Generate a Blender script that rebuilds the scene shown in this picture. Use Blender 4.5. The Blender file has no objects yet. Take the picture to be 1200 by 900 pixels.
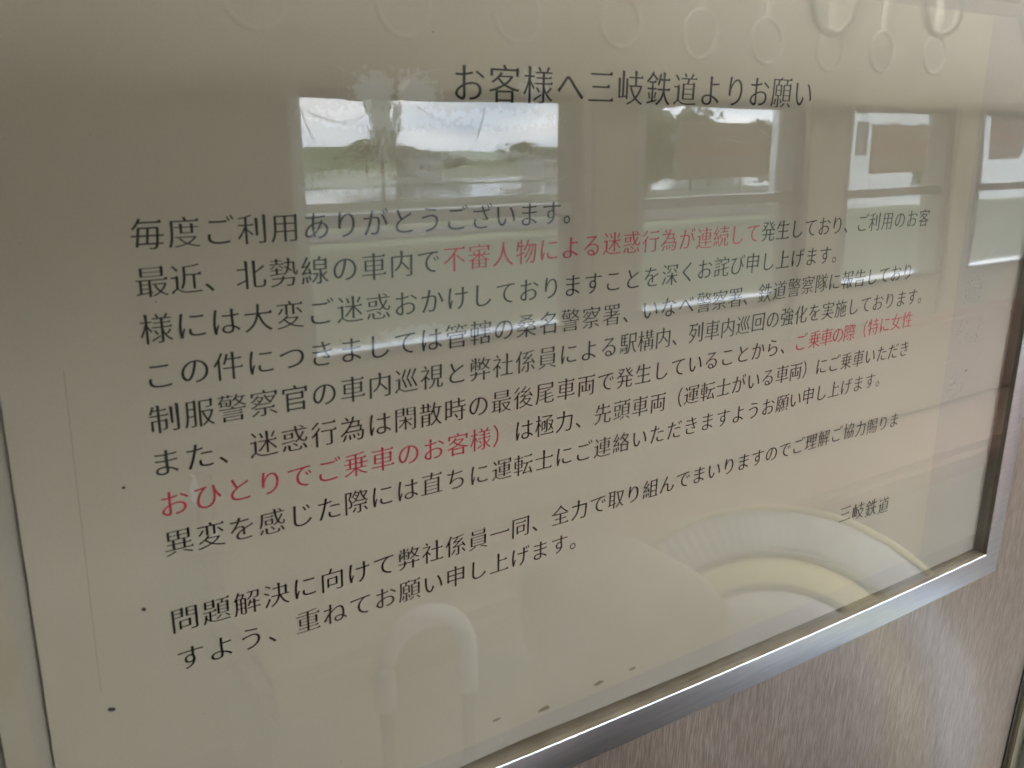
import bpy, bmesh, math, random
from mathutils import Vector, Matrix, noise
random.seed(7)
SC = bpy.context.scene
COL = SC.collection
U = 0.009            # one character pitch of the notice, in metres
H = 1.52             # height of the first line of the notice above the floor of the coach
TH = math.radians(3.5)   # the wall with the notice leans back a little
PANEL = Matrix.Translation((0, 0, H)) @ Matrix.Rotation(-TH, 4, 'X')

# ---------------------------------------------------------------- camera
cam = bpy.data.cameras.new('camera')
cam.sensor_width = 36; cam.lens = 30.486; cam.clip_start = .01; cam.clip_end = 2000
cam.dof.use_dof = True; cam.dof.focus_distance = .44; cam.dof.aperture_fstop = 30
camo = bpy.data.objects.new('camera', cam); COL.objects.link(camo)
RR = ((0.833472401656222, -0.0198592564441063, -0.5522040977853173),
      (-0.14929818333998052, 0.9540904044138261, -0.2596566052632654),
      (0.5320092180862948, 0.29885968302691635, 0.79224306985436))
CP = (-0.04456697, -0.01856136, -0.23306302)
def pv(v): return Vector((v[0], v[2], -v[1]))       # notice plane (right, down, in) -> local axes (x, y, z)
m = Matrix.Identity(4)
right = pv(RR[0]); down = pv(RR[1]); fwd = pv(RR[2])
for i in range(3):
    m[i][0] = right[i]; m[i][1] = -down[i]; m[i][2] = -fwd[i]
m.translation = pv(CP)
camo.matrix_world = PANEL @ m
SC.camera = camo

# ---------------------------------------------------------------- sky, exposure
wd = bpy.data.worlds.new('World'); SC.world = wd; wd.use_nodes = True
nt = wd.node_tree; bg = nt.nodes['Background']
tc = nt.nodes.new('ShaderNodeTexCoord'); sep = nt.nodes.new('ShaderNodeSeparateXYZ')
nt.links.new(tc.outputs['Generated'], sep.inputs[0])
mp = nt.nodes.new('ShaderNodeMapping'); mp.inputs['Scale'].default_value = (1.6, 1.6, 6)
nt.links.new(tc.outputs['Generated'], mp.inputs[0])
nz = nt.nodes.new('ShaderNodeTexNoise'); nz.inputs['Scale'].default_value = 2.6; nz.inputs['Detail'].default_value = 6
nt.links.new(mp.outputs[0], nz.inputs[0])
cr = nt.nodes.new('ShaderNodeValToRGB')
cr.color_ramp.elements[0].position = .38; cr.color_ramp.elements[0].color = (.44, .56, .72, 1)
cr.color_ramp.elements[1].position = .60; cr.color_ramp.elements[1].color = (.90, .94, 1.0, 1)
nt.links.new(nz.outputs[0], cr.inputs[0]); nt.links.new(cr.outputs[0], bg.inputs[0])
bg.inputs[1].default_value = .76
SC.view_settings.view_transform = 'Standard'; SC.view_settings.look = 'None'
SC.view_settings.exposure = 3.62; SC.view_settings.gamma = 1
SC.view_settings.use_curve_mapping = False
LAMP = 10.0          # strength of the unseen tubes added to brighten the coach
SC.cycles.use_denoising = True
SC.cycles.max_bounces = 10; SC.cycles.transparent_max_bounces = 16
SC.cycles.sample_clamp_indirect = 6
SC.cycles.filter_width = 1.7

def portal(name, loc, sx, sz, facing):
    l = bpy.data.lights.new(name, 'AREA'); l.shape = 'RECTANGLE'; l.size = sx; l.size_y = sz
    l.cycles.is_portal = True
    o = bpy.data.objects.new(name, l); COL.objects.link(o); o.location = loc
    o.rotation_euler = (math.radians(90) * facing, 0, 0)

# ---------------------------------------------------------------- helpers
def mat(name, col=(.5, .5, .5), rough=.5, metal=0., spec=.5):
    m = bpy.data.materials.new(name); m.use_nodes = True
    b = m.node_tree.nodes['Principled BSDF']
    b.inputs['Base Color'].default_value = (*col, 1); b.inputs['Roughness'].default_value = rough
    b.inputs['Metallic'].default_value = metal; b.inputs['Specular IOR Level'].default_value = spec
    return m
def N(m, t, **kw):
    n = m.node_tree.nodes.new(t)
    for k, v in kw.items():
        if k in n.inputs: n.inputs[k].default_value = v
        else: setattr(n, k, v)
    return n
def L(m, a, b): m.node_tree.links.new(a, b)
def coords(m, scale=(1, 1, 1), rot=(0, 0, 0)):
    t = N(m, 'ShaderNodeTexCoord'); p = N(m, 'ShaderNodeMapping')
    p.inputs['Scale'].default_value = scale; p.inputs['Rotation'].default_value = rot
    L(m, t.outputs['Object'], p.inputs[0]); return p.outputs[0]
def ramp(m, src, stops):
    r = N(m, 'ShaderNodeValToRGB'); e = r.color_ramp.elements
    while len(e) < len(stops): e.new(.5)
    for k, (p, c) in zip(e, stops):
        k.position = p; k.color = (*c, 1) if len(c) == 3 else c
    L(m, src, r.inputs[0]); return r.outputs[0]
def mixc(m, fac, a, b, mode='MIX'):
    n = N(m, 'ShaderNodeMix', data_type='RGBA', blend_type=mode)
    for s, v in ((0, fac), (6, a), (7, b)):
        if isinstance(v, bpy.types.NodeSocket): L(m, v, n.inputs[s])
        else: n.inputs[s].default_value = v if s == 0 else (*v, 1)
    return n.outputs[2]
def noisy(name, a, b, scale, rough=.6, sc=(1, 1, 1), bump=0., metal=0., dist=.001):
    m = mat(name, a, rough, metal); p = m.node_tree.nodes['Principled BSDF']
    v = coords(m, sc); n = N(m, 'ShaderNodeTexNoise', Scale=scale, Detail=6.)
    L(m, v, n.inputs[0]); L(m, ramp(m, n.outputs[0], [(.3, a), (.7, b)]), p.inputs['Base Color'])
    if bump:
        bu = N(m, 'ShaderNodeBump', Strength=bump, Distance=dist); L(m, n.outputs[0], bu.inputs['Height']); L(m, bu.outputs[0], p.inputs['Normal'])
    return m
def obj(name, me, m=None, parent=None, **props):
    if isinstance(me, bmesh.types.BMesh):
        d = bpy.data.meshes.new(name); me.to_mesh(d); me.free(); me = d
    o = bpy.data.objects.new(name, me); COL.objects.link(o)
    if m and not me.materials: me.materials.append(m)
    if parent: o.parent = parent
    for k, v in props.items(): o[k] = v
    return o
def thing(name, label, cat, loc=(0, 0, 0), group=None, matrix=None):
    o = bpy.data.objects.new(name, None); COL.objects.link(o); o.empty_display_size = .05
    o.location = loc
    if matrix is not None: o.matrix_world = matrix
    o['label'] = label; o['category'] = cat
    if group: o['group'] = group
    return o
def box(bm, x0, x1, y0, y1, z0, z1, bev=0.):
    g = bmesh.ops.create_cube(bm, size=1)['verts']
    for v in g:
        v.co = Vector(((x0 + x1) / 2 + v.co.x * (x1 - x0), (y0 + y1) / 2 + v.co.y * (y1 - y0), (z0 + z1) / 2 + v.co.z * (z1 - z0)))
    if bev:
        es = list({e for v in g for e in v.link_edges})
        bmesh.ops.bevel(bm, geom=es, offset=bev, segments=2, affect='EDGES')
def bx(*a, bev=0.):
    bm = bmesh.new(); box(bm, *a, bev=bev); return bm
def tube(bm, pts, r, seg=10, closed=False):
    pts = [Vector(p) for p in pts]; n = len(pts); rings = []
    rr = r if isinstance(r, (list, tuple)) else [r] * n
    up = Vector((0, 0, 1))
    for i, p in enumerate(pts):
        a = pts[i - 1] if (i or closed) else pts[0]; b = pts[(i + 1) % n] if (i < n - 1 or closed) else pts[-1]
        t = (b - a).normalized(); s = t.cross(up)
        if s.length < .05: s = t.cross(Vector((1, 0, 0)))
        s.normalize(); w = s.cross(t)
        rings.append([bm.verts.new(p + (s * math.cos(2 * math.pi * k / seg) + w * math.sin(2 * math.pi * k / seg)) * rr[i]) for k in range(seg)])
    for i in range(n if closed else n - 1):
        A = rings[i]; B = rings[(i + 1) % n]
        for k in range(seg): bm.faces.new((A[k], A[(k + 1) % seg], B[(k + 1) % seg], B[k]))
    if not closed:
        bm.faces.new(rings[0]); bm.faces.new(rings[-1][::-1])
    bmesh.ops.recalc_face_normals(bm, faces=bm.faces)
def smooth(o):
    for f in o.data.polygons: f.use_smooth = True
    return o
def lathe(prof, seg=32):
    bm = bmesh.new(); R = []
    for r, z in prof:
        R.append([bm.verts.new((r * math.cos(2 * math.pi * k / seg), r * math.sin(2 * math.pi * k / seg), z)) for k in range(seg)])
    for i in range(len(R) - 1):
        for k in range(seg): bm.faces.new((R[i][k], R[i][(k + 1) % seg], R[i + 1][(k + 1) % seg], R[i + 1][k]))
    return bm

# ---------------------------------------------------------------- materials
# laminate wall: fine combed vertical grain
M_wood = mat('combed_laminate', (.3, .26, .25), .36)
p = M_wood.node_tree.nodes['Principled BSDF']
v = coords(M_wood, (1, 1, .045)); n1 = N(M_wood, 'ShaderNodeTexNoise', Scale=2300., Detail=3., Roughness=.55); L(M_wood, v, n1.inputs[0])
v2 = coords(M_wood, (1, 1, .09)); n2 = N(M_wood, 'ShaderNodeTexNoise', Scale=420., Detail=2.); L(M_wood, v2, n2.inputs[0])
v3 = coords(M_wood, (1, 1, .3)); n3 = N(M_wood, 'ShaderNodeTexNoise', Scale=14., Detail=4.); L(M_wood, v3, n3.inputs[0])
c1 = ramp(M_wood, n1.outputs[0], [(.34, (.15, .122, .106)), (.50, (.225, .19, .168)), (.66, (.335, .30, .278))])
c2 = ramp(M_wood, n2.outputs[0], [(.35, (.90, .88, .87)), (.65, (1.08, 1.07, 1.07))])
c3 = ramp(M_wood, n3.outputs[0], [(.3, (.9, .85, .84)), (.7, (1.08, 1.07, 1.08))])
L(M_wood, mixc(M_wood, 1., mixc(M_wood, 1., c1, c2, 'MULTIPLY'), c3, 'MULTIPLY'), p.inputs['Base Color'])
p.inputs['Coat Weight'].default_value = 1.; p.inputs['Coat Roughness'].default_value = .17
bu = N(M_wood, 'ShaderNodeBump', Strength=.25, Distance=.0002); L(M_wood, n1.outputs[0], bu.inputs['Height']); L(M_wood, bu.outputs[0], p.inputs['Normal'])

# brushed, slightly scuffed aluminium
M_alu = mat('brushed_aluminium', (.60, .69, .84), .22, 1.)
p = M_alu.node_tree.nodes['Principled BSDF']
n2 = N(M_alu, 'ShaderNodeTexNoise', Scale=60., Detail=3., Roughness=.5); L(M_alu, coords(M_alu), n2.inputs[0])
p.inputs['Roughness'].default_value = .30
n3 = N(M_alu, 'ShaderNodeTexNoise', Scale=700., Detail=2.); L(M_alu, coords(M_alu, (.06, .06, 1)), n3.inputs[0])
L(M_alu, ramp(M_alu, n3.outputs[0], [(.35, (.68, .77, .90)), (.65, (.76, .84, .95))]), p.inputs['Base Color'])
M_groove = noisy('groove_shade', (.045, .036, .028), (.02, .017, .014), 90, .8)  # dark colour stands in for the shade in the gap round the cover
M_inner = noisy('tarnished_rail_side', (.34, .30, .235), (.23, .19, .14), 45, .45, bump=.2, dist=.0003)

# acrylic cover: mirror-like at the surface, clear behind it, with scratches
def glass_mat(name, ior, tint, scratch=False):
    m = bpy.data.materials.new(name); m.use_nodes = True; t = m.node_tree; t.nodes.clear()
    out = N(m, 'ShaderNodeOutputMaterial'); mix = N(m, 'ShaderNodeMixShader')
    tr = N(m, 'ShaderNodeBsdfTransparent'); tr.inputs[0].default_value = (*tint, 1)
    gl = N(m, 'ShaderNodeBsdfGlossy', Roughness=.0)
    geo = N(m, 'ShaderNodeNewGeometry')
    io = N(m, 'ShaderNodeMix'); L(m, geo.outputs['Backfacing'], io.inputs[0]); io.inputs[2].default_value = ior; io.inputs[3].default_value = 1 / ior
    fr = N(m, 'ShaderNodeFresnel'); L(m, io.outputs[0], fr.inputs['IOR'])
    L(m, fr.outputs[0], mix.inputs[0]); L(m, tr.outputs[0], mix.inputs[1]); L(m, gl.outputs[0], mix.inputs[2]); L(m, mix.outputs[0], out.inputs[0])
    return m, gl, mix, out
M_acr, gl, mix, out = glass_mat('clear_acrylic', 1.53, (.97, .972, .965))
vo = coords(M_acr); nn = N(M_acr, 'ShaderNodeTexNoise', Scale=9., Detail=2.); L(M_acr, vo, nn.inputs[0])
bu = N(M_acr, 'ShaderNodeBump', Strength=.02, Distance=.006); L(M_acr, nn.outputs[0], bu.inputs['Height']); L(M_acr, bu.outputs[0], gl.inputs['Normal'])
M_pane, _, _, _ = glass_mat('window_glass', 1.5, (.95, .95, .95))

# laminated paper
def paper_mat(name, a, b, stain, coat=.35, patches=True):
    m = mat(name, a, .55); p = m.node_tree.nodes['Principled BSDF']
    v = coords(m); n1 = N(m, 'ShaderNodeTexNoise', Scale=5., Detail=5., Roughness=.55); L(m, v, n1.inputs[0])
    c = ramp(m, n1.outputs[0], [(.32, a), (.68, b)])
    n2 = N(m, 'ShaderNodeTexNoise', Scale=11., Detail=3.); L(m, coords(m, (1, 1, .5)), n2.inputs[0])
    f = ramp(m, n2.outputs[0], [(.48, (0, 0, 0)), (.75, (.5, .5, .5))])
    c = mixc(m, f, c, stain)
    n3 = N(m, 'ShaderNodeTexNoise', Scale=1600., Detail=2.); L(m, v, n3.inputs[0])
    c = mixc(m, 1., c, ramp(m, n3.outputs[0], [(.3, (.955, .955, .95)), (.7, (1.03, 1.03, 1.04))]), 'MULTIPLY')
    base_in = c; L(m, c, p.inputs['Base Color'])
    p.inputs['Coat Weight'].default_value = coat; p.inputs['Coat IOR'].default_value = 1.45
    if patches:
        # film sticking to the cover in ragged patches: a wavy gloss there (smooth elsewhere), with window glare painted pale into the colour
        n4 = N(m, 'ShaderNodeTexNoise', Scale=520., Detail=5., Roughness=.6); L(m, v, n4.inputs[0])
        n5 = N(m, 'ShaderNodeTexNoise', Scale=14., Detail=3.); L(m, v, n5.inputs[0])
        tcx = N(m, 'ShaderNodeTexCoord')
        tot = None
        for (cx, cz, rx, rz) in GLARE_PATCH:
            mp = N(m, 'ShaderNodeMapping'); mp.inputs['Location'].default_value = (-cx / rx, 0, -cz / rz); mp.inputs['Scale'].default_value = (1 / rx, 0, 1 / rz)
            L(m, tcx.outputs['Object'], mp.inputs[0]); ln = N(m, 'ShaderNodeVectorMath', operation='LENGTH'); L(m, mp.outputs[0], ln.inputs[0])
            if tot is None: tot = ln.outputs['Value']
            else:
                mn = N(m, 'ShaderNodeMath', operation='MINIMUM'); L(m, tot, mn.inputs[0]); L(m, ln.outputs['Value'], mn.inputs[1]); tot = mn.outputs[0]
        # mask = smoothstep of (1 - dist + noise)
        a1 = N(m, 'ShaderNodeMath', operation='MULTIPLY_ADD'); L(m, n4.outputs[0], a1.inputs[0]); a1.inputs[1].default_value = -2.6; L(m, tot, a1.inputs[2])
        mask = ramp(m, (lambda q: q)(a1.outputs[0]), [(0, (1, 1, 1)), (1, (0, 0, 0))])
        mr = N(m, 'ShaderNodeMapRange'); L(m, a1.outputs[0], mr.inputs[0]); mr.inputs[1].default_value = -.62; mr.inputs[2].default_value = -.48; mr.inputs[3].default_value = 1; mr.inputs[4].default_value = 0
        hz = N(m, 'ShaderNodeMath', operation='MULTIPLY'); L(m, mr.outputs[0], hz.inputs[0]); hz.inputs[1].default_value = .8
        L(m, mixc(m, hz.outputs[0], base_in, (.70, .70, .66)), p.inputs['Base Color'])  # whitened colour imitates bright window reflections on the film
        cw = N(m, 'ShaderNodeMapRange'); L(m, mr.outputs[0], cw.inputs[0]); cw.inputs[3].default_value = coat; cw.inputs[4].default_value = 1.
        L(m, cw.outputs[0], p.inputs['Coat Weight'])
        rg = N(m, 'ShaderNodeMapRange'); L(m, mr.outputs[0], rg.inputs[0]); rg.inputs[3].default_value = .045; rg.inputs[4].default_value = .17
        L(m, rg.outputs[0], p.inputs['Coat Roughness'])
        bu = N(m, 'ShaderNodeBump', Strength=.4, Distance=.0004); L(m, mr.outputs[0], bu.inputs['Height'])
        b2 = N(m, 'ShaderNodeBump', Strength=.08, Distance=.004); L(m, n5.outputs[0], b2.inputs['Height']); L(m, bu.outputs[0], b2.inputs['Normal'])
        L(m, b2.outputs[0], p.inputs['Coat Normal'])
    else: p.inputs['Coat Roughness'].default_value = .08
    return m
# (x, z, rx, rz) of the stuck patches with painted glare, in metres on the sheet
GLARE_PATCH = [(.0642, .0235, .0085, .007), (.0767, .0235, .0085, .007), (.068, .0165, .028, .0045), (.118, .0262, .007, .006), (.105, .0165, .026, .0038), (.056, -.001, .017, .004), (.076, -.047, .018, .0028), (.0059, -.084, .0013, .006), (.0104, -.098, .001, .004), (.100, .006, .022, .002)]
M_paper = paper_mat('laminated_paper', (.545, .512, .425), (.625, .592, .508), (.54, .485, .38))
M_back = paper_mat('aged_backing', (.49, .465, .44), (.55, .52, .48), (.50, .45, .36), .25, False)
M_tape = noisy('yellowed_tape', (.52, .48, .36), (.56, .53, .45), 60, .3)
def ink(name, col):
    m = mat(name, col, .6, spec=.2); p = m.node_tree.nodes['Principled BSDF']
    n = N(m, 'ShaderNodeTexNoise', Scale=900., Detail=3.); L(m, coords(m), n.inputs[0])
    L(m, ramp(m, n.outputs[0], [(.3, tuple(c * .7 for c in col)), (.7, tuple(c * 1.35 for c in col))]), p.inputs['Base Color'])
    return m
M_black = ink('black_print', (.008, .008, .009)); M_red = ink('red_print', (.60, .055, .10)); M_blue = ink('faded_blue_print', (.455, .45, .43))
M_smear = mat('brown_smear', (.27, .23, .165), .7)
M_scratch = mat('scratch_haze', (.55, .55, .54), .6)
M_speck = mat('dirt_speck', (.02, .018, .015), .7)
M_cream = noisy('cream_panel', (.33, .305, .25), (.38, .352, .295), 3, .45)
M_ceil = noisy('ceiling_panel', (.46, .45, .38), (.50, .48, .42), 3, .5)
M_floor = noisy('vinyl_floor', (.11, .10, .09), (.14, .13, .11), 30, .5)
M_frame = noisy('window_aluminium', (.42, .42, .41), (.5, .5, .5), 40, .32, metal=.85)
M_dark = noisy('dark_seal', (.06, .055, .05), (.09, .08, .07), 30, .6)
M_seal2 = noisy('dull_frame', (.16, .15, .13), (.2, .19, .17), 30, .5)
M_sill = noisy('polished_sill', (.6, .62, .64), (.66, .68, .7), 20, .25, metal=1.)
M_seat = noisy('red_moquette', (.30, .17, .14), (.36, .23, .19), 220, .95)
M_ring = noisy('ring_plastic', (.47, .46, .42), (.53, .52, .48), 20, .35)
M_belt = noisy('strap_webbing', (.55, .53, .46), (.6, .58, .5), 200, .8)
M_steel = noisy('polished_steel', (.6, .6, .6), (.66, .66, .66), 20, .18, metal=1.)

# ---------------------------------------------------------------- structure: coach shell
def wall_with_holes(name, y0, y1, x0, x1, z0, z1, holes, m):
    """a wall in pieces between window openings, joined into one mesh"""
    bm = bmesh.new(); x = x0
    for (a, b, c, d) in holes:
        box(bm, x, a, y0, y1, z0, z1); box(bm, a, b, y0, y1, z0, c); box(bm, a, b, y0, y1, d, z1); x = b
    box(bm, x, x1, y0, y1, z0, z1)
    return obj(name, bm, m, kind='structure')
FZ0, FZ1, FM = 1.035, 1.705, 1.385
FAR = [(.725, 1.60), (1.845, 2.61), (2.885, 3.56), (3.80, 4.47), (4.72, 5.4)]
far = wall_with_holes('far_wall', -2.0, -1.9, -1.6, 7.0, 0, 2.25, [(a, b, FZ0, FZ1) for a, b in FAR], M_cream)
NEAR = [(.68, 1.62), (1.88, 2.75), (3.0, 3.75)]
LEAN = .0081
nw = bmesh.new()
box(nw, -1.6, .572, LEAN, LEAN + .03, -1.55, .75)
near = obj('wall', nw, M_wood, kind='structure'); near.matrix_world = PANEL
near2 = wall_with_holes('near_wall', .12, .20, .60, 7.0, 0, 2.25, [(a, b, .95, 1.80) for a, b in NEAR], M_cream)
obj('near_wall_return', bx(-1.6, .6, .17, .20, 0, 2.25), M_cream, kind='structure')
obj('floor', bx(-1.6, 7.0, -1.9, .17, -.05, 0), M_floor, kind='structure')
cb = bmesh.new(); K = 14
for i in range(K + 1):      # shallow vaulted ceiling
    t = i / K; y = -2.0 + 2.2 * t; z = 2.02 + .24 * math.sin(math.pi * t) ** .6 if 0 < t < 1 else 2.02
    for x in (-1.6, 7.0): cb.verts.new((x, y, z))
cb.verts.ensure_lookup_table()
for i in range(K): cb.faces.new([cb.verts[j] for j in (2 * i, 2 * i + 1, 2 * i + 3, 2 * i + 2)])
e = bmesh.ops.extrude_face_region(cb, geom=cb.faces[:]); bmesh.ops.translate(cb, verts=[q for q in e['geom'] if isinstance(q, bmesh.types.BMVert)], vec=(0, 0, .05))
obj('ceiling', cb, M_ceil, kind='structure')
obj('end_wall', bx(-1.64, -1.6, -2.0, .2, 0, 2.3), M_cream, kind='structure')
obj('end_wall', bx(7.0, 7.04, -2.0, .2, 0, 2.3), M_cream, kind='structure')

def window(x0, x1, z0, z1, zm, y, s, label):
    """s=+1: room lies towards +y"""
    t = thing('sash_window', label, 'window', ((x0 + x1) / 2, y, z0), 'sash windows of the coach')
    cx, cz = (x0 + x1) / 2, z0; f = .022
    def B(*a, bev=0.):
        a = list(a); ya, yb = sorted((s * a[2], s * a[3])); return bx(a[0] - cx, a[1] - cx, ya, yb, a[4] - cz, a[5] - cz, bev=bev)
    obj('frame', B(x0 - .012, x0 + f, -.07, .006, z0, z1, bev=.003), M_frame, t)
    obj('frame', B(x1 - f, x1 + .004, -.07, .008, z0, z1, bev=.003), M_seal2, t)
    obj('frame_cover', B(x1 + .012, x1 + .045, 0.001, .012, z0 - .3, z1 + .02, bev=.004), M_frame, t)
    obj('seal', B(x1 + .047, x1 + .062, 0.001, .006, z0, z1), M_dark, t)
    obj('head_rail', B(x0 + f, x1 - f, -.07, .004, z1 - .02, z1), M_dark, t)
    obj('meeting_rail', B(x0 + f, x1 - f, -.05, .004, zm - .022, zm + .012, bev=.003), M_frame, t)
    obj('sill', B(x0 + .003, x1 - .003, -.034, .03, z0 - .008, z0 + .005, bev=.003), M_sill, t)
    obj('pane', B(x0 + f, x1 - f, -.062, -.058, zm + .012, z1 - .02), M_pane, t)
    obj('pane', B(x0 + f, x1 - f, -.040, -.036, z0, zm - .022), M_pane, t)
    obj('latch', B((x0 + x1) / 2 - .30, (x0 + x1) / 2 - .24, .0045, .016, z1 - .03, z1 - .008, bev=.003), M_dark, t)
    portal('window_portal', ((x0 + x1) / 2, y - s * .085, (z0 + z1) / 2), x1 - x0, z1 - z0, s)
    return t
for (a, b), lab in zip(FAR, ['opposite window with clear panes, first one mirrored at the left', 'opposite window mirrored right of the first pillar, pale blind edge beside it',
        'opposite window with a pinkish poster, third one mirrored', 'narrow opposite window with a poster, mirrored by the right edge', 'last opposite window at the far end of the coach']):
    window(a, b, FZ0, FZ1, FM, -1.9, 1, lab)
for (a, b), lab in zip(NEAR, ['window right of the notice wall, nearest to the aluminium trim', 'second window to the right of the notice wall', 'third window to the right of the notice wall']):
    window(a, b, .95, 1.80, 1.42, .12, -1, lab)

# ---------------------------------------------------------------- the world outside
def plane(name, x0, x1, y0, y1, z, m, **k):
    bm = bmesh.new(); bm.faces.new([bm.verts.new(c) for c in ((x0, y0, z), (x1, y0, z), (x1, y1, z), (x0, y1, z))]); return obj(name, bm, m, **k)
M_grass = noisy('field_grass', (.13, .15, .085), (.26, .28, .17), .35, .95)
M_bank = noisy('bank_grass', (.06, .07, .04), (.14, .15, .09), 6, .95)
M_grass2 = noisy('young_rice', (.20, .27, .11), (.30, .36, .18), 1.2, .95)
M_scrub = noisy('verge_scrub', (.05, .06, .03), (.12, .13, .075), 1.5, .95)
M_leaf = noisy('foliage', (.055, .10, .03), (.13, .19, .065), 2, .9); M_bark = noisy('bark', (.08, .06, .045), (.12, .1, .08), 8, .9)
M_water = mat('paddy_water', (.25, .27, .27), .08); M_path = noisy('asphalt_road', (.09, .09, .088), (.13, .13, .125), 1, .9)
M_white = noisy('white_render', (.70, .70, .69), (.78, .78, .77), 1, .8); M_grey = noisy('grey_render', (.36, .36, .35), (.42, .42, .41), 1, .8); M_roof = noisy('grey_roof', (.16, .16, .17), (.22, .22, .23), 2, .7)
G = -1.3
plane('ground', -900, 1400, -900, 900, G, M_grass, kind='structure')
bk = bmesh.new()
for (x, y, z) in ((-80, -2.4, -.75), (300, -2.4, -.75), (300, -4.6, -.8), (-80, -4.6, -.8), (300, -6.4, G + .02), (-80, -6.4, G + .02)): bk.verts.new((x, y, z))
bk.verts.ensure_lookup_table(); q = bk.verts; bk.faces.new((q[0], q[1], q[2], q[3])); bk.faces.new((q[3], q[2], q[4], q[5]))
obj('embankment', bk, M_bank, kind='structure')
plane('paddy_water', -30, 250, -91, -59, G + .05, M_water, kind='structure')
plane('paddy_water', -10, 260, -128, -100, G + .05, M_water, kind='structure')
plane('verge', -90, 400, -27, -6.3, G + .03, M_scrub, kind='structure')
plane('road', -200, 500, -34, -30, G + .06, M_path, kind='structure')
for _i, (_a, _b, _c, _d) in enumerate(((-120, 60, -92.5, -94.5), (20, 300, -95.5, -98.5), (-60, 400, -57, -50), (-150, 80, -140, -129))):
    plane('field_strip', _a, _b, _d, _c, G + .045 + .004 * _i, (M_scrub, M_grass2, M_bank, M_grass2)[_i], kind='structure')
# distant wooded rise
hb = bmesh.new(); W_ = 90
for i in range(W_ + 1):
    x = -500 + 1600 * i / W_; h = 5 + 9 * (noise.noise((x * .006, 3, 0)) + .4) + 3 * noise.noise((x * .05, 1, 0))
    for (y, z) in ((-330, G), (-350, G + max(3, h)), (-480, G + max(4, h * 1.2))): hb.verts.new((x, y, z))
hb.verts.ensure_lookup_table()
for i in range(W_):
    for k in range(2): hb.faces.new([hb.verts[j] for j in (3 * i + k, 3 * i + 3 + k, 3 * i + 4 + k, 3 * i + 1 + k)])
obj('hills', hb, M_leaf, kind='structure')
def crown_mesh(seed, n=900):
    rnd = random.Random(seed); bm = bmesh.new()
    lobes = [(Vector((rnd.uniform(-.55, .55), rnd.uniform(-.55, .55), rnd.uniform(-.5, .7))), rnd.uniform(.3, .55)) for _ in range(11)]
    for i in range(n):
        c, r = rnd.choice(lobes); d = Vector((rnd.gauss(0, 1), rnd.gauss(0, 1), rnd.gauss(0, 1))).normalized() * r * rnd.uniform(.6, 1.05)
        q = c + d; s = rnd.uniform(.05, .11); a = Vector((rnd.gauss(0, 1), rnd.gauss(0, 1), rnd.gauss(0, 1))).normalized(); b = a.orthogonal().normalized(); e = a.cross(b)
        bm.faces.new([bm.verts.new(q + b * s), bm.verts.new(q + e * s), bm.verts.new(q - b * s), bm.verts.new(q - e * s)])
    me = bpy.data.meshes.new('crown'); bm.to_mesh(me); bm.free(); me.materials.append(M_leaf); return me
CR = [crown_mesh(k) for k in range(3)]
tb = bmesh.new(); tube(tb, [(0, 0, 0), (.02, .01, .3), (-.01, 0, .6), (.02, .02, 1.0)], [.07, .05, .04, .02], 8)
trunk = bpy.data.meshes.new('trunk'); tb.to_mesh(trunk); tb.free(); trunk.materials.append(M_bark)
def tree(x, y, h, w, i, lab):
    t = thing('broadleaf_tree', lab, 'tree', (x, y, G), 'trees beyond the fields')
    c = obj('crown', CR[i % 3], None, t); c.location = (0, 0, h * .6); c.scale = (w, w, h * .45); c.rotation_euler = (0, 0, i * 1.3)
    k = obj('trunk', trunk, None, t); k.scale = (h * .35, h * .35, h * .75)
rt = random.Random(3)
TREES = [(28.3, -60, 8.6, 1.35), (42.6, -26, 3.6, 1.0)]
for i in range(24): TREES.append((-20 + i * 11.5 + rt.uniform(-3, 3), rt.uniform(-150, -135), rt.uniform(4, 7), rt.uniform(3.5, 6)))
for i in range(9): TREES.append((31.5 + i * 1.4 + rt.uniform(-.7, .7), rt.uniform(-41, -36), rt.uniform(4.2, 6.3), rt.uniform(1.3, 2.4)))
for i, (x, y, h, w) in enumerate(TREES):
    tree(x, y, h, w, i, 'lone dark tree standing in front of the flooded fields' if i == 0 else 'small tree at the left corner of the white hall' if i == 1 else ('leafy tree in the loose far tree line beyond the flooded fields' if i < 26 else 'bushy tree in the nearer clump seen through the second window'))
def building(x0, x1, y0, y1, h, lab, nwin):
    t = thing('building', lab, 'building', ((x0 + x1) / 2, (y0 + y1) / 2, G)); hx = (x1 - x0) / 2; hy = (y1 - y0) / 2
    obj('wall', bx(-hx, hx, -hy, hy, 0, h), M_white if nwin > 5 else M_grey, t)
    obj('roof', bx(-hx - .4, hx + .4, -hy - .4, hy + .4, h + .002, h + .35), M_roof, t)
    for k in range(nwin):
        x = -hx + (k + .5) * 2 * hx / nwin; obj('window', bx(x - .5, x + .5, hy - .05, hy + .03, h * .45, h * .72), M_dark, t)
for _k, (_x, _y, _w, _h) in enumerate(((71, -136, 2.4, 3.0), (97, -136, 2.4, 3.2))):
    building(_x - _w, _x + _w, _y - 4, _y + 4, _h, ('low grey far house nearest to the lone tree', 'little far house toward the right of the first window')[_k], 3)
building(41.4, 66, -35, -30, 6.3, 'long white hall beside the line, filling the third window', 9)

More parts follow.
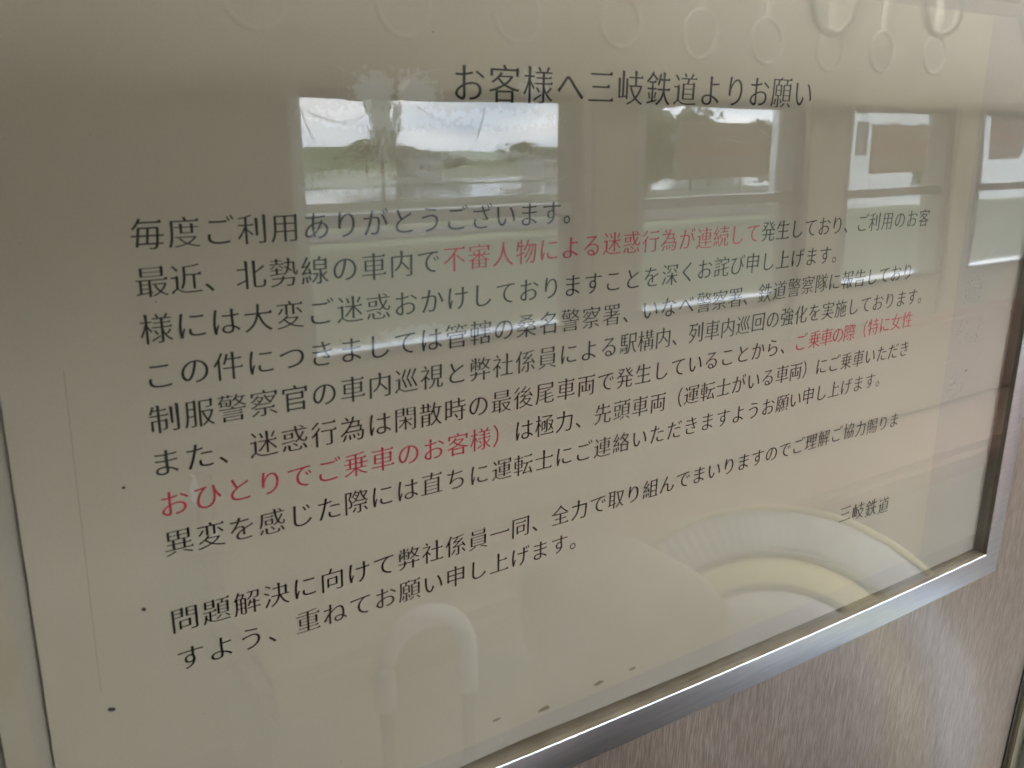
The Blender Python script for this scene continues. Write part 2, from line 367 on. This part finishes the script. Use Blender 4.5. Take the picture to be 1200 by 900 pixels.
# ---------------------------------------------------------------- inside: straps, posters, bench
def strap(x, y, z, lab):
    t = thing('hanging_strap', lab, 'strap', (x, y, z), 'strap handles hanging from the rods')
    bm = bmesh.new(); tube(bm, [(.052 * math.cos(a), 0, .052 * math.sin(a)) for a in [2 * math.pi * k / 28 for k in range(28)]], .0058, 8, True)
    smooth(obj('ring', bm, M_ring, t))
    obj('strap', bx(-.012, .012, -.002, .002, .045, 1.97 - z), M_belt, t)
for x, z, l in ((.46, 1.795, 'leftmost'), (.735, 1.80, 'second'), (.985, 1.805, 'third'), (1.25, 1.81, 'fourth'), (1.49, 1.80, 'fifth'), (1.715, 1.795, 'sixth'), (1.957, 1.787, 'seventh'), (2.175, 1.795, 'eighth'), (2.42, 1.80, 'ninth')):
    strap(x, -1.3, z, 'pale strap ring, %s from the left over the far bench' % l)
for x, z, l in ((1.109, 1.75, 'left'), (1.381, 1.765, 'middle'), (1.68, 1.77, 'right')):
    strap(x, -.65, z, 'pale strap ring nearer to the notice, %s one of three' % l)
for y, l in ((-1.3, 'far'), (-.65, 'near')):
    bm = bmesh.new(); tube(bm, [(-1.5, y, 1.98), (6.9, y, 1.98)], .014, 12)
    smooth(obj('strap_rod', bm, M_steel, label='steel rod above the %s row of strap rings' % l, category='rod'))
M_post = noisy('poster_print', (.30, .245, .205), (.24, .20, .17), 7, .6, sc=(.3, 1, 4))
M_post.node_tree.nodes['Principled BSDF'].inputs['Transmission Weight'].default_value = 0
for (a, b, c, d, lab) in ((2.0, 2.425, 1.455, 1.635, 'brownish poster hung in the second opposite window'), (3.015, 3.40, 1.455, 1.635, 'pinkish banded poster hung in the third opposite window'), (3.86, 4.13, 1.50, 1.68, 'small dark poster hung in the fourth opposite window')):
    t = thing('window_poster', lab, 'poster', ((a + b) / 2, -1.893, c), 'posters hung in the opposite windows')
    w = (b - a) / 2; h = d - c
    obj('sheet', bx(-w, w, 0, .002, 0, h), M_post, t)
    obj('print_band', bx(-w + .01, w - .01, .0022, .0027, h * .42, h * .60), M_seat, t)
    obj('print_band', bx(-w + .02, w * .2, .0022, .0027, h * .74, h * .86), M_seat, t)
def bench(x0, x1, ya, yb, lab, backy):
    t = thing('long_bench', lab, 'bench', ((x0 + x1) / 2, (ya + yb) / 2, 0)); hx = (x1 - x0) / 2; hy = abs(yb - ya) / 2
    obj('seat', bx(-hx, hx, -hy, hy, .32, .44, bev=.03), M_seat, t)
    obj('kick_panel', bx(-hx + .02, hx - .02, -hy + .04, hy - .06, 0, .318), M_cream, t)
    b0, b1 = sorted((backy * hy, backy * (hy - .09)))
    obj('backrest', bx(-hx, hx, b0, b1, .445, .86, bev=.03), M_seat, t)
bench(.4, 5.6, -1.89, -1.43, 'long red bench under the opposite windows', -1)
bench(.28, 3.4, -.42, -.005, 'red bench beyond the trim on the notice side', 1)

M_tube = bpy.data.materials.new('fill_lamp_tube'); M_tube.use_nodes = True
_b = M_tube.node_tree.nodes['Principled BSDF']; _b.inputs['Emission Color'].default_value = (.98, .985, .975, 1); _b.inputs['Emission Strength'].default_value = LAMP
for x, l in ((1.15, 'nearest to the notice'), (2.6, 'second along the coach'), (4.05, 'third along the coach'), (5.5, 'farthest along the coach')):  # tubes added out of view, only to lift the dark interior
    t = thing('fill_lamp', 'unseen tube lamp added to brighten the coach, in a shallow housing, ' + l, 'lamp', (x, -.92, 2.2), 'added fill lamps')
    obj('housing', bx(-.62, .62, -.07, .07, -.0, .05, bev=.004), M_cream, t)
    bm = bmesh.new(); tube(bm, [(-.58, 0, -.03), (.58, 0, -.03)], .016, 12); smooth(obj('tube', bm, M_tube, t))
# ---------------------------------------------------------------- hat on a backpack, suitcase handle
M_cloth = noisy('white_pleated_cloth', (.78, .80, .86), (.86, .88, .93), 60, .85, sc=(1, 1, 1), bump=.5, dist=.002)
M_yel = noisy('yellow_ribbon', (.66, .58, .30), (.72, .64, .36), 40, .7); M_cord = noisy('grey_cord', (.20, .19, .17), (.26, .25, .22), 60, .8)
M_bag = noisy('beige_canvas', (.33, .29, .24), (.40, .36, .30), 150, .9, bump=.3)
bp_ = thing('backpack', 'beige canvas backpack standing on the near bench under the hat', 'backpack', (.72, -.30, .44))
def soft_box(w, d, h, seed):
    bm = bmesh.new(); box(bm, -w, w, -d, d, 0, h); bmesh.ops.subdivide_edges(bm, edges=bm.edges[:], cuts=5, use_grid_fill=True)
    for v in bm.verts:
        x, y, z = v.co; k = ((x / w) ** 4 + (y / d) ** 4 + ((2 * z / h) - 1) ** 4) ** .25
        v.co = Vector((x / max(k, 1), y / max(k, 1), h / 2 + (z - h / 2) / max(k, 1))) * (1 + .03 * noise.noise((x * 9, y * 9, z * 9 + seed)))
        v.co.z = max(v.co.z, .0)
    return bm
smooth(obj('body', soft_box(.16, .10, .50, 1), M_bag, bp_)); smooth(obj('pocket', soft_box(.12, .035, .2, 2), M_bag, bp_)).location = (0, -.115, .03)
M_pink = noisy('pinkish_occluder_canvas', (.26, .19, .16), (.62, .50, .44), 9, .9, bump=.3)  # for the pack shape added to cover the hat's left side in the reflection
hp = thing('pack_occluder', 'tall pinkish beige pack shape added on the bench to hide the left of the hat', 'backpack', (.345, -.235, .44))
smooth(obj('body', soft_box(.062, .085, .72, 3), M_pink, hp)); smooth(obj('occluder_lid', soft_box(.058, .08, .10, 4), M_pink, hp)).location = (.012, 0, .685)
smooth(obj('pocket', soft_box(.045, .03, .26, 5), M_bag, hp)).location = (.01, .085, .10)  # pocket of the added pack occluder
for sx in (-1, 1):
    o = obj('occluder_strap', bx(-.006, .006, .078, .084, .40, .74), M_belt, hp); o.location = (sx * .03, .004, 0)
hat = thing('sun_hat', 'white pleated sun hat with yellow ribbon and edge, tilted on the backpack', 'hat', (.535, -.22, 1.035))
hat.rotation_euler = Vector((-.70, .55, .60)).to_track_quat('Z', 'Y').to_euler()
def brim():
    bm = bmesh.new(); seg = 420; R = []
    for r, z in ((.140, .0), (.152, -.002), (.164, -.004), (.176, -.008), (.188, -.012)):
        R.append([bm.verts.new((r * math.cos(2 * math.pi * k / seg), r * math.sin(2 * math.pi * k / seg), z + .0008 * math.sin(k * 1.7 + r * 40 + 2.5 * math.sin(k * .05)) * (.3 + (r - .13) * 20))) for k in range(seg)])
    for i in range(4):
        for k in range(seg): bm.faces.new((R[i][k], R[i][(k + 1) % seg], R[i + 1][(k + 1) % seg], R[i + 1][k]))
    e = bmesh.ops.extrude_face_region(bm, geom=bm.faces[:]); bmesh.ops.translate(bm, verts=[q for q in e['geom'] if isinstance(q, bmesh.types.BMVert)], vec=(0, 0, -.003))
    bmesh.ops.recalc_face_normals(bm, faces=bm.faces); return bm
smooth(obj('brim', brim(), M_cloth, hat))
smooth(obj('crown', lathe([(.001, .062), (.03, .062), (.06, .060), (.085, .056), (.099, .048), (.103, .042)]), M_cloth, hat))
smooth(obj('ribbon', lathe([(.103, .041), (.107, .040), (.139, .004), (.138, .002)]), M_yel, hat))
for r, z, mm, th in ((.1045, .043, M_cord, .0038), (.1405, .004, M_cord, .0042), (.1895, -.0135, M_yel, .0042)):
    bm = bmesh.new(); tube(bm, [(r * math.cos(2 * math.pi * k / 64), r * math.sin(2 * math.pi * k / 64), z) for k in range(64)], th, 8, True)
    smooth(obj('piping' if mm is M_cord else 'edge_binding', bm, mm, hat))
sc_ = thing('suitcase', 'grey suitcase with a white arched pull handle in front of the notice wall', 'suitcase', (.372, -.60, 0))
obj('shell', bx(-.20, .20, -.12, .12, .05, .62, bev=.04), noisy('suitcase_shell', (.25, .25, .26), (.3, .3, .31), 30, .4), sc_)
for sx in (-1, 1):
    bm = bmesh.new(); tube(bm, [(sx * .17, -.03, .03), (sx * .17, .03, .03)], .03, 14); smooth(obj('wheel', bm, M_dark, sc_))
bm = bmesh.new(); tube(bm, [(-.055, 0, .905), (-.055, 0, .93)] + [(-.055 * math.cos(a), 0, .95 + .055 * math.sin(a)) for a in [math.pi * k / 14 for k in range(15)]] + [(.055, 0, .93), (.055, 0, .89)], .0135, 12)
smooth(obj('handle_grip', bm, M_cloth, sc_))
for sx in (-1, 1): obj('handle_tube', bx(sx * .055 - .006, sx * .055 + .006, -.006, .006, .61, .90), M_dark, sc_)

# ---------------------------------------------------------------- frame of the notice
def yb(x):      # lower inner edge of the frame, rows, at column x (it sags a little)
    return 25.38 - .00064 * (48 - x) ** 2 if x > -1 else 25.38 - .00064 * 49 ** 2 + .04 * (x + 1)
XR0, XR1 = 48.25, 50.32; YT = -15.; XL = -12.5
def xr(y): return XR0 + (XR1 - XR0) * (y - YT) / (yb(50.3) - YT) if y < 7 else 49.12 + (50.32 - 49.12) * (y - 7) / 18.4
fr = thing('picture_frame', 'brushed aluminium poster frame with clear acrylic cover on the wood-grain wall', 'frame', matrix=PANEL)
def rail(path, nrm, w):
    """path: inner edge points (col,row); nrm: outward (dx,dy); L-shaped aluminium rail, inner side tarnished"""
    me = bpy.data.meshes.new('rail'); bm = bmesh.new(); prof = [(0, .85), (0, -.555), (.03, -.59), (w * .3, -.635), (w * .7, -.635), (w - .05, -.60), (w, -.55), (w, .9), (.15, .9)]
    rings = []
    n = len(path)
    for i, (x, y) in enumerate(path):
        nx, ny = nrm[i]
        rings.append([bm.verts.new(((x + nx * a) * U, b * U, -(y + ny * a) * U)) for a, b in prof])
    for i in range(n - 1):
        for k in range(len(prof)):
            f = bm.faces.new((rings[i][k], rings[i][(k + 1) % len(prof)], rings[i + 1][(k + 1) % len(prof)], rings[i + 1][k]))
            f.material_index = 1 if k in (0, 8) else 0
    bm.faces.new(rings[0]); bm.faces.new(rings[-1][::-1]); bmesh.ops.recalc_face_normals(bm, faces=bm.faces)
    bm.to_mesh(me); bm.free(); me.materials.append(M_alu); me.materials.append(M_inner)
    for f in me.polygons: f.use_smooth = True
    me.set_sharp_from_angle(angle=math.radians(25)); return obj('rail', me, None, fr)
xc = xr(25.38); g = .004
bot = [(XL, yb(XL))] + [(x, yb(x)) for x in range(-10, 50, 3)] + [(xc, yb(xc))]
rail(bot, [(-1, 1)] + [(0, 1)] * (len(bot) - 2) + [(1 - g, 1)], 1.72)
rg = [(xr(y), y) for y in [YT, -8, -2, 3, 7, 12, 18]] + [(xc, yb(xc))]
rail(rg, [(1, -1)] + [(1, 0)] * (len(rg) - 2) + [(1, 1 - g)], 1.72)
rail([(XL, YT), (XR0, YT)], [(-1 + g, -1), (1 - g, -1)], 1.72)
rail([(XL, YT), (XL, yb(XL))], [(-1, -1 + g), (-1, 1 - g)], 1.72)
def sheet(name, corners, y0, y1, m, parent, nx=1, bot=None, bulge=None, **k):
    """corners TL TR BR BL in (col,row); slab from y0 (front) to y1 (back)"""
    (ax, ay), (bx_, by), (cx, cy), (dx, dy) = corners; bm = bmesh.new(); F = []; B = []
    ny = 1 if not bulge else 14
    for j in range(ny + 1):
        rf = []; rb = []
        for i in range(nx + 1):
            t = i / nx; s = j / ny
            tx, ty = ax + (bx_ - ax) * t, ay + (by - ay) * t; qx, qy = dx + (cx - dx) * t, dy + (cy - dy) * t
            if bot: qy = bot(qx)
            X, Y = tx + (qx - tx) * s, ty + (qy - ty) * s; z = bulge(X, Y) if bulge else 0
            rf.append(bm.verts.new((X * U, (y0 + z) * U, -Y * U))); rb.append(bm.verts.new((X * U, (y1 + z) * U, -Y * U)))
        F.append(rf); B.append(rb)
    for j in range(ny):
        for i in range(nx):
            bm.faces.new((F[j][i], F[j + 1][i], F[j + 1][i + 1], F[j][i + 1])); bm.faces.new((B[j][i], B[j][i + 1], B[j + 1][i + 1], B[j + 1][i]))
    for i in range(nx):
        bm.faces.new((F[0][i], F[0][i + 1], B[0][i + 1], B[0][i])); bm.faces.new((F[-1][i], B[-1][i], B[-1][i + 1], F[-1][i + 1]))
    for j in range(ny):
        bm.faces.new((F[j][0], B[j][0], B[j + 1][0], F[j + 1][0])); bm.faces.new((F[j][-1], F[j + 1][-1], B[j + 1][-1], B[j][-1]))
    bmesh.ops.recalc_face_normals(bm, faces=bm.faces)
    o = obj(name, bm, m, parent, **k)
    if bulge: smooth(o)
    return o
inb = lambda d: (lambda x: yb(x) - d)
IN = [(XL + .1, YT + .1), (XR0 - .2, YT + .1), (xc - .2, 25), (XL + .1, 25)]
sheet('backing_board', IN, .22, .5, M_back, fr, 24, inb(.16))
sheet('groove_shadow_gap', [(XL, YT), (XR0, YT), (xc, 25), (XL, 25)], .7, .84, M_groove, fr, 24, inb(.0)).name = 'shaded_back_plate'  # darkened plate showing as shade between cover and rail
sheet('acrylic_cover', IN, -.42, -.20, M_acr, fr, 24, inb(.18))
# older poster behind, a strip of it showing at the right, and the yellowed tape at the left
op = thing('old_poster', 'older faded poster showing past the right edge of the notice', 'poster', matrix=PANEL)
sheet('sheet', [(-4.6, -12), (47.6, -12.2), (49.4, 24.2), (-4.75, 24.4)], .10, .14, M_back, op)
tp = sheet('tape', [(-5.35, -10), (-4.62, -10), (-4.72, 24.5), (-5.5, 24.5)], .08, .095, M_tape, None, label='yellowed tape strip down the backing left of the notice', category='tape'); tp.matrix_world = PANEL
# the notice
no = thing('notice_sheet', 'aged laminated notice with rows of black and red Japanese print', 'notice', matrix=PANEL)
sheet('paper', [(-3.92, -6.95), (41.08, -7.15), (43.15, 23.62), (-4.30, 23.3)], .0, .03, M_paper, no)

# ---------------------------------------------------------------- lettering
def bar_height(cs):
    t=[]
    for pts in cs:
        for i in range(len(pts)):
            a=pts[i-1];b=pts[i];dx=b[0]-a[0];dy=b[1]-a[1]
            if .03<math.hypot(dx,dy)<.1 and abs(dx)<.01: t.append(abs(dy))
    t.sort()
    return t[len(t)//2] if t else .07

def serif_outline(pts, oy=.019, ox=.006, serif=1.):
    # thin the horizontals, keep the verticals, add the small triangular serifs of a Mincho face
    P=[];n=len(pts)
    for i,p in enumerate(pts):
        q=pts[i-1]
        if math.hypot(p[0]-q[0],p[1]-q[1])>1e-4: P.append(p)
    n=len(P)
    if n<3: return P
    E=[]
    for i in range(n):
        a=P[i];b=P[(i+1)%n];dx=b[0]-a[0];dy=b[1]-a[1];L=math.hypot(dx,dy)
        E.append((dx/L,dy/L,L))
    def cr(i): # turn at vertex i between edge i-1 and i
        a=E[i-1];b=E[i];return a[0]*b[1]-a[1]*b[0]
    cap=[];off=[]
    for i in range(n):
        dx,dy,L=E[i];nx,ny=dy,-dx
        c=.03<L<.105 and cr(i)>.75 and cr((i+1)%n)>.75 and E[i-1][2]>.08 and E[(i+1)%n][2]>.08
        cap.append(c)
        off.append(0. if c else ox*abs(nx)**1.5+oy*abs(ny)**1.5)
    out=[]
    for i in range(n):
        a=E[i-1];b=E[i];da=off[i-1];db=off[i];x,y=P[i]
        n1=(a[1],-a[0]);n2=(b[1],-b[0]);det=n1[0]*n2[1]-n1[1]*n2[0]
        if abs(det)<.25:
            nx=(n1[0]+n2[0])/2;ny=(n1[1]+n2[1])/2;d=(da+db)/2
            v=(x-nx*d,y-ny*d)
        else:
            c1=-da;c2=-db
            v=(x+(c1*n2[1]-c2*n1[1])/det,y+(n1[0]*c2-n2[0]*c1)/det)
        dv=math.hypot(v[0]-x,v[1]-y);lim=1.9*max(abs(da),abs(db),.004)
        if dv>lim: v=(x+(v[0]-x)*lim/dv,y+(v[1]-y)*lim/dv)
        out.append(v)
    if not serif: return out
    res=[]
    for i in range(n):
        v=out[i];prev=E[i-1];nxt=E[i]
        hz=lambda e:abs(e[1])<.06
        vt=lambda e:abs(e[0])<.12
        # CCW: coming up a right side then going left along a top -> top right corner
        if vt(prev) and prev[1]>0 and hz(nxt) and nxt[0]<0 and cr(i)>.8:
            if cap[i-1] and nxt[2]>.17:          # right end of a bar: uroko
                k=min(1.,nxt[2]/.4)
                res+=[v,(v[0]-.022,v[1]+.062*k*serif),(v[0]-.10*k-.02,v[1])]
            elif nxt[2]>.15 and prev[2]>.14:      # shoulder of a box
                res+=[(v[0]+.012,v[1]-.004),(v[0]-.03,v[1]+.046*serif),(v[0]-.095,v[1])]
            elif cap[i]:                          # top of a post, right side: cut lower
                res.append((v[0]+.006,v[1]-.022))
            else: res.append(v)
        elif cap[i-1] and hz(prev) and prev[0]<0: # top of a post, left side
            res.append((v[0]-.018,v[1]+.004))
        else: res.append(v)
    return res

def outline(ch):
    cu = bpy.data.curves.new('t', 'FONT'); cu.body = ch; cu.size = 1
    o = bpy.data.objects.new('t', cu); COL.objects.link(o); bpy.context.view_layer.update()
    dg = bpy.context.evaluated_depsgraph_get(); c2 = o.evaluated_get(dg).to_curve(dg, apply_modifiers=False); out = []
    for s in c2.splines:
        bp = s.bezier_points; n = len(bp); pts = []
        for i in range(n):
            a = bp[i]; b = bp[(i + 1) % n]; p0, p1, p2, p3 = a.co, a.handle_right, b.handle_left, b.co
            pts.append((p0.x, p0.y)); d = p3 - p0; l = d.length
            if l < 1e-6: continue
            if max(abs((p1 - p0).cross(d).z) / l, abs((p2 - p0).cross(d).z) / l) > .002:
                k = 5 if l > .08 else 3
                for j in range(1, k):
                    t = j / k; q = p0 * (1 - t) ** 3 + p1 * 3 * t * (1 - t) ** 2 + p2 * 3 * t * t * (1 - t) + p3 * t ** 3; pts.append((q.x, q.y))
        out.append(pts)
    o.to_curve_clear(); bpy.data.objects.remove(o); bpy.data.curves.remove(cu)
    kana = 0x3040 < ord(ch) < 0x3100
    oy = max(.009, min(.015, .20 * bar_height(out)))
    res = []
    for q in out:
        w = max(max(a for a, b in q) - min(a for a, b in q), max(b for a, b in q) - min(b for a, b in q))
        if ch in '施': res.append(serif_outline(q, .008, 0, 0)); continue
        if ch in '警': res.append(serif_outline(q, .010, 0, .6)); continue
        if ch in '、。（）' or (kana and w < .25): res.append(serif_outline(q, .004, .002))
        elif kana: res.append(serif_outline(q, .011, -.005))
        else: res.append(serif_outline(q, oy, -.003))
    return res
CACHE = {}
def text_mesh(items, size):
    cu = bpy.data.curves.new('text_line', 'CURVE'); cu.dimensions = '2D'; cu.fill_mode = 'BOTH'
    for ch, x, y in items:
        if ch not in CACHE: CACHE[ch] = outline(ch)
        for ct in CACHE[ch]:
            if len(ct) < 3: continue
            sp = cu.splines.new('POLY'); sp.points.add(len(ct) - 1); sp.use_cyclic_u = True
            for i, (a, b) in enumerate(ct): sp.points[i].co = ((x + (a - .5) * size) * U * 10, (-y + (b - .38) * size) * U * 10, 0, 1)
    o = bpy.data.objects.new('t', cu); COL.objects.link(o); bpy.context.view_layer.update()
    dg = bpy.context.evaluated_depsgraph_get(); me = bpy.data.meshes.new_from_object(o.evaluated_get(dg))
    bpy.data.objects.remove(o); bpy.data.curves.remove(cu)
    for v in me.vertices: v.co = Vector((v.co.x / 10, -.015 * U, v.co.y / 10))
    me.materials.clear(); return me
LINES = {0: ('お客様へ三岐鉄道よりお願い', None),
 1: ('毎度ご利用ありがとうございます。', [(0,.06,0),(4,.01,.03)]),
 2: ('最近、北勢線の車内で不審人物による迷惑行為が連続して発生しており、ご利用のお客', [(0,.05,-.03),(3,-.12,0),(7,-.09,.07),(17,-.03,-.05),(22,-.03,.05),(26,-.07,-.02),(34,-.38,-.06),(38,-.23,-.06)]),
 3: ('様には大変ご迷惑おかけしておりますことを深くお詫び申し上げます。', [(0,.04,-.04),(3,.01,-.03),(7,.03,.04),(20,.16,.06),(23,.16,-.04),(25,.11,-.05)]),
 4: ('この件につきましては管轄の桑名警察署、いなべ警察署、鉄道警察隊に報告しており', [(2,0,-.02),(10,.01,.04),(13,.03,.01),(16,.11,.04),(22,.28,.06),(26,.14,.02),(29,.11,-.09),(33,.06,-.07)]),
 5: ('制服警察官の車内巡視と弊社係員による駅構内、列車内巡回の強化を実施しております。', [(0,.01,-.05),(6,.02,0),(12,.01,.03),(18,.12,-.03),(22,-.04,-.01),(25,-.09,-.01),(28,-.13,-.07),(32,-.14,-.04)]),
 6: ('また、迷惑行為は閑散時の最後尾車両で発生していることから、ご乗車の際（特に女性', [(3,-.09,-.04),(6,-.04,.02),(12,-.04,.06),(18,.04,.05),(30,.12,-.07),(33,-.17,-.08),(37,-.27,-.19)]),
 7: ('おひとりでご乗車のお客様）は極力、先頭車両（運転士がいる車両）にご乗車いただき', [(6,.03,-.04),(10,.08,.03),(14,.02,.02),(17,-.04,.06),(20,.01,.09),(28,0,.01),(34,-.12,.05)]),
 8: ('異変を感じた際には直ちに運転士にご連絡いただきますようお願い申し上げます。', [(0,.04,-.09),(3,0,-.01),(9,-.02,-.01),(12,.04,.09),(17,.04,.18),(28,.27,.15),(30,.19,.08)]),
 10: ('問題解決に向けて弊社係員一同、全力で取り組んでまいりますのでご理解ご協力賜りま', [(0,-.02,-.12),(3,-.02,-.04),(11,0,.04),(31,-.11,-.06),(34,-.02,-.10),(36,.01,.03)]),
 11: ('すよう、重ねてお願い申し上げます。', [(4,.03,-.04),(10,-.01,-.01)])}
RED = {2: (10, 26), 6: (29, 39), 7: (0, 13)}
def interp(T, c):
    if c <= T[0][0]: return T[0][1:]
    for a, b in zip(T, T[1:]):
        if c <= b[0]:
            t = (c - a[0]) / (b[0] - a[0]); return (a[1] + (b[1] - a[1]) * t, a[2] + (b[2] - a[2]) * t)
    return T[-1][1:]
for r, (s, T) in LINES.items():
    it = []
    for c, ch in enumerate(s):
        if r == 0: it.append((ch, 10.48 + 1.394 * c, -2.96 - .011 * c))
        else:
            dx, dy = interp(T, c); it.append((ch, c + dx, r * 1.3758 + dy))
    size = 1.33 if r == 0 else .96
    lo, hi = RED.get(r, (0, 0))
    rd = it[lo:hi]
    for blk in ((it[:lo], it[hi:]) if hi else (it,)):
        if blk: obj('text_line', text_mesh(blk, size), M_black, no)
    if rd: obj('text_line', text_mesh(rd, size), M_red, no, label='red printed passage')
obj('text_line', text_mesh([(ch, 34.72 + 1.2 * i, 18.69 + .12 * i) for i, ch in enumerate('三岐鉄道')], 1.12), M_black, no, label='small signature line at the lower right')
tm = text_mesh([('題', 44.0, 7.0), ('ち', 43.6, 9.4), ('よ', 45.3, 9.5), ('部', 43.9, 12.7)], 1.9)
for v in tm.vertices: v.co.y = .094 * U
obj('text_line', tm, M_blue, op)
# specks of ink and dirt, faint creases
rs = random.Random(11)
SP = [(-1.33, 8.76, .06), (-1.2, 12.92, .09), (-2.46, 16.09, .13), (-3.3, -2.1, .06), (44.6, 11.9, .09), (12.0, 22.6, .10), (14.5, 23.1, .16), (17.6, 22.95, .16), (19.6, 22.95, .12)]
for _ in range(60): SP.append((rs.uniform(-3.8, 41), rs.uniform(-6.5, 23), rs.uniform(.010, .028)))
for (x, y, r) in SP:
    bm = bmesh.new(); vs = [bm.verts.new(((x + r * math.cos(a) * rs.uniform(.6, 1.2) * (2.2 if y > 22 else 1)) * U, -.02 * U, -(y + r * math.sin(a) * rs.uniform(.35, .9)) * U)) for a in [2 * math.pi * k / 9 for k in range(9)]]
    bm.faces.new(vs); obj('speck', bm, M_smear if y > 22 else M_speck, no)
M_crease = mat('crease_line', (.46, .42, .355), .6)
sheet('crease', [(-2.50, 5.0), (-2.465, 5.0), (-2.68, 15.4), (-2.71, 15.4)], -.006, -.002, M_crease, no)

SCR = [((.0472,.0308),(.0616,.0238)),((.0616,.0238),(.0720,.0175)),((.0395,.0199),(.0449,.0101)),((.0420,.0180),(.0538,.0150)),((.0538,.0150),(.0665,.0215)),((.0747,.0207),(.0810,.0150)),((.068,.0262),(.085,.030)),((.0975,.0212),(.094,.008)),((.0945,.0005),(.104,-.006)),((.100,.007),(.108,.001)),((.2141,.0170),(.2290,.0095)),((.198,.012),(.212,.0085)),((.396,-.046),(.401,-.042))]
for _ in range(16):
    x, z = rs.uniform(.02, .38), rs.uniform(-.12, .04); a = rs.uniform(-.9, .5); l = rs.uniform(.006, .022); SCR.append(((x, z), (x + l * math.cos(a), z + l * math.sin(a))))
for i, ((x0, z0), (x1, z1)) in enumerate(SCR):
    d = Vector((x1 - x0, 0, z1 - z0)); l = d.length; d.normalize(); n = Vector((-d.z, 0, d.x)); w = .00008 if i < 13 else .00005
    bm = bmesh.new(); P = [Vector((x0, -.44 * U, z0)) + d * l * t + n * .0006 * math.sin(t * 3 + i) for t in (0, .25, .5, .75, 1)]
    A = [bm.verts.new(p + n * w * (.3 + math.sin(math.pi * k / 4))) for k, p in enumerate(P)]; B = [bm.verts.new(p - n * w * (.3 + math.sin(math.pi * k / 4))) for k, p in enumerate(P)]
    for k in range(4): bm.faces.new((A[k], A[k + 1], B[k + 1], B[k]))
    obj('scratch', bm, M_scratch, fr)

# ---------------------------------------------------------------- trim at the right
tr = thing('trim_strip', 'narrow vertical aluminium trim closing the wood-grain wall at the right', 'trim', matrix=PANEL)
obj('cover_strip', bx(.5760, .5900, LEAN - .004, LEAN + .02, -1.5, .7, bev=.001), noisy('pale_brass_trim', (.62, .58, .44), (.7, .66, .52), 30, .3, metal=.9), tr)
obj('channel', bx(.5722, .5758, LEAN - .001, LEAN + .02, -1.5, .7), M_dark, tr)
obj('jamb', bx(.5902, .640, LEAN - .010, LEAN + .05, -1.5, .7, bev=.002), M_alu, tr)
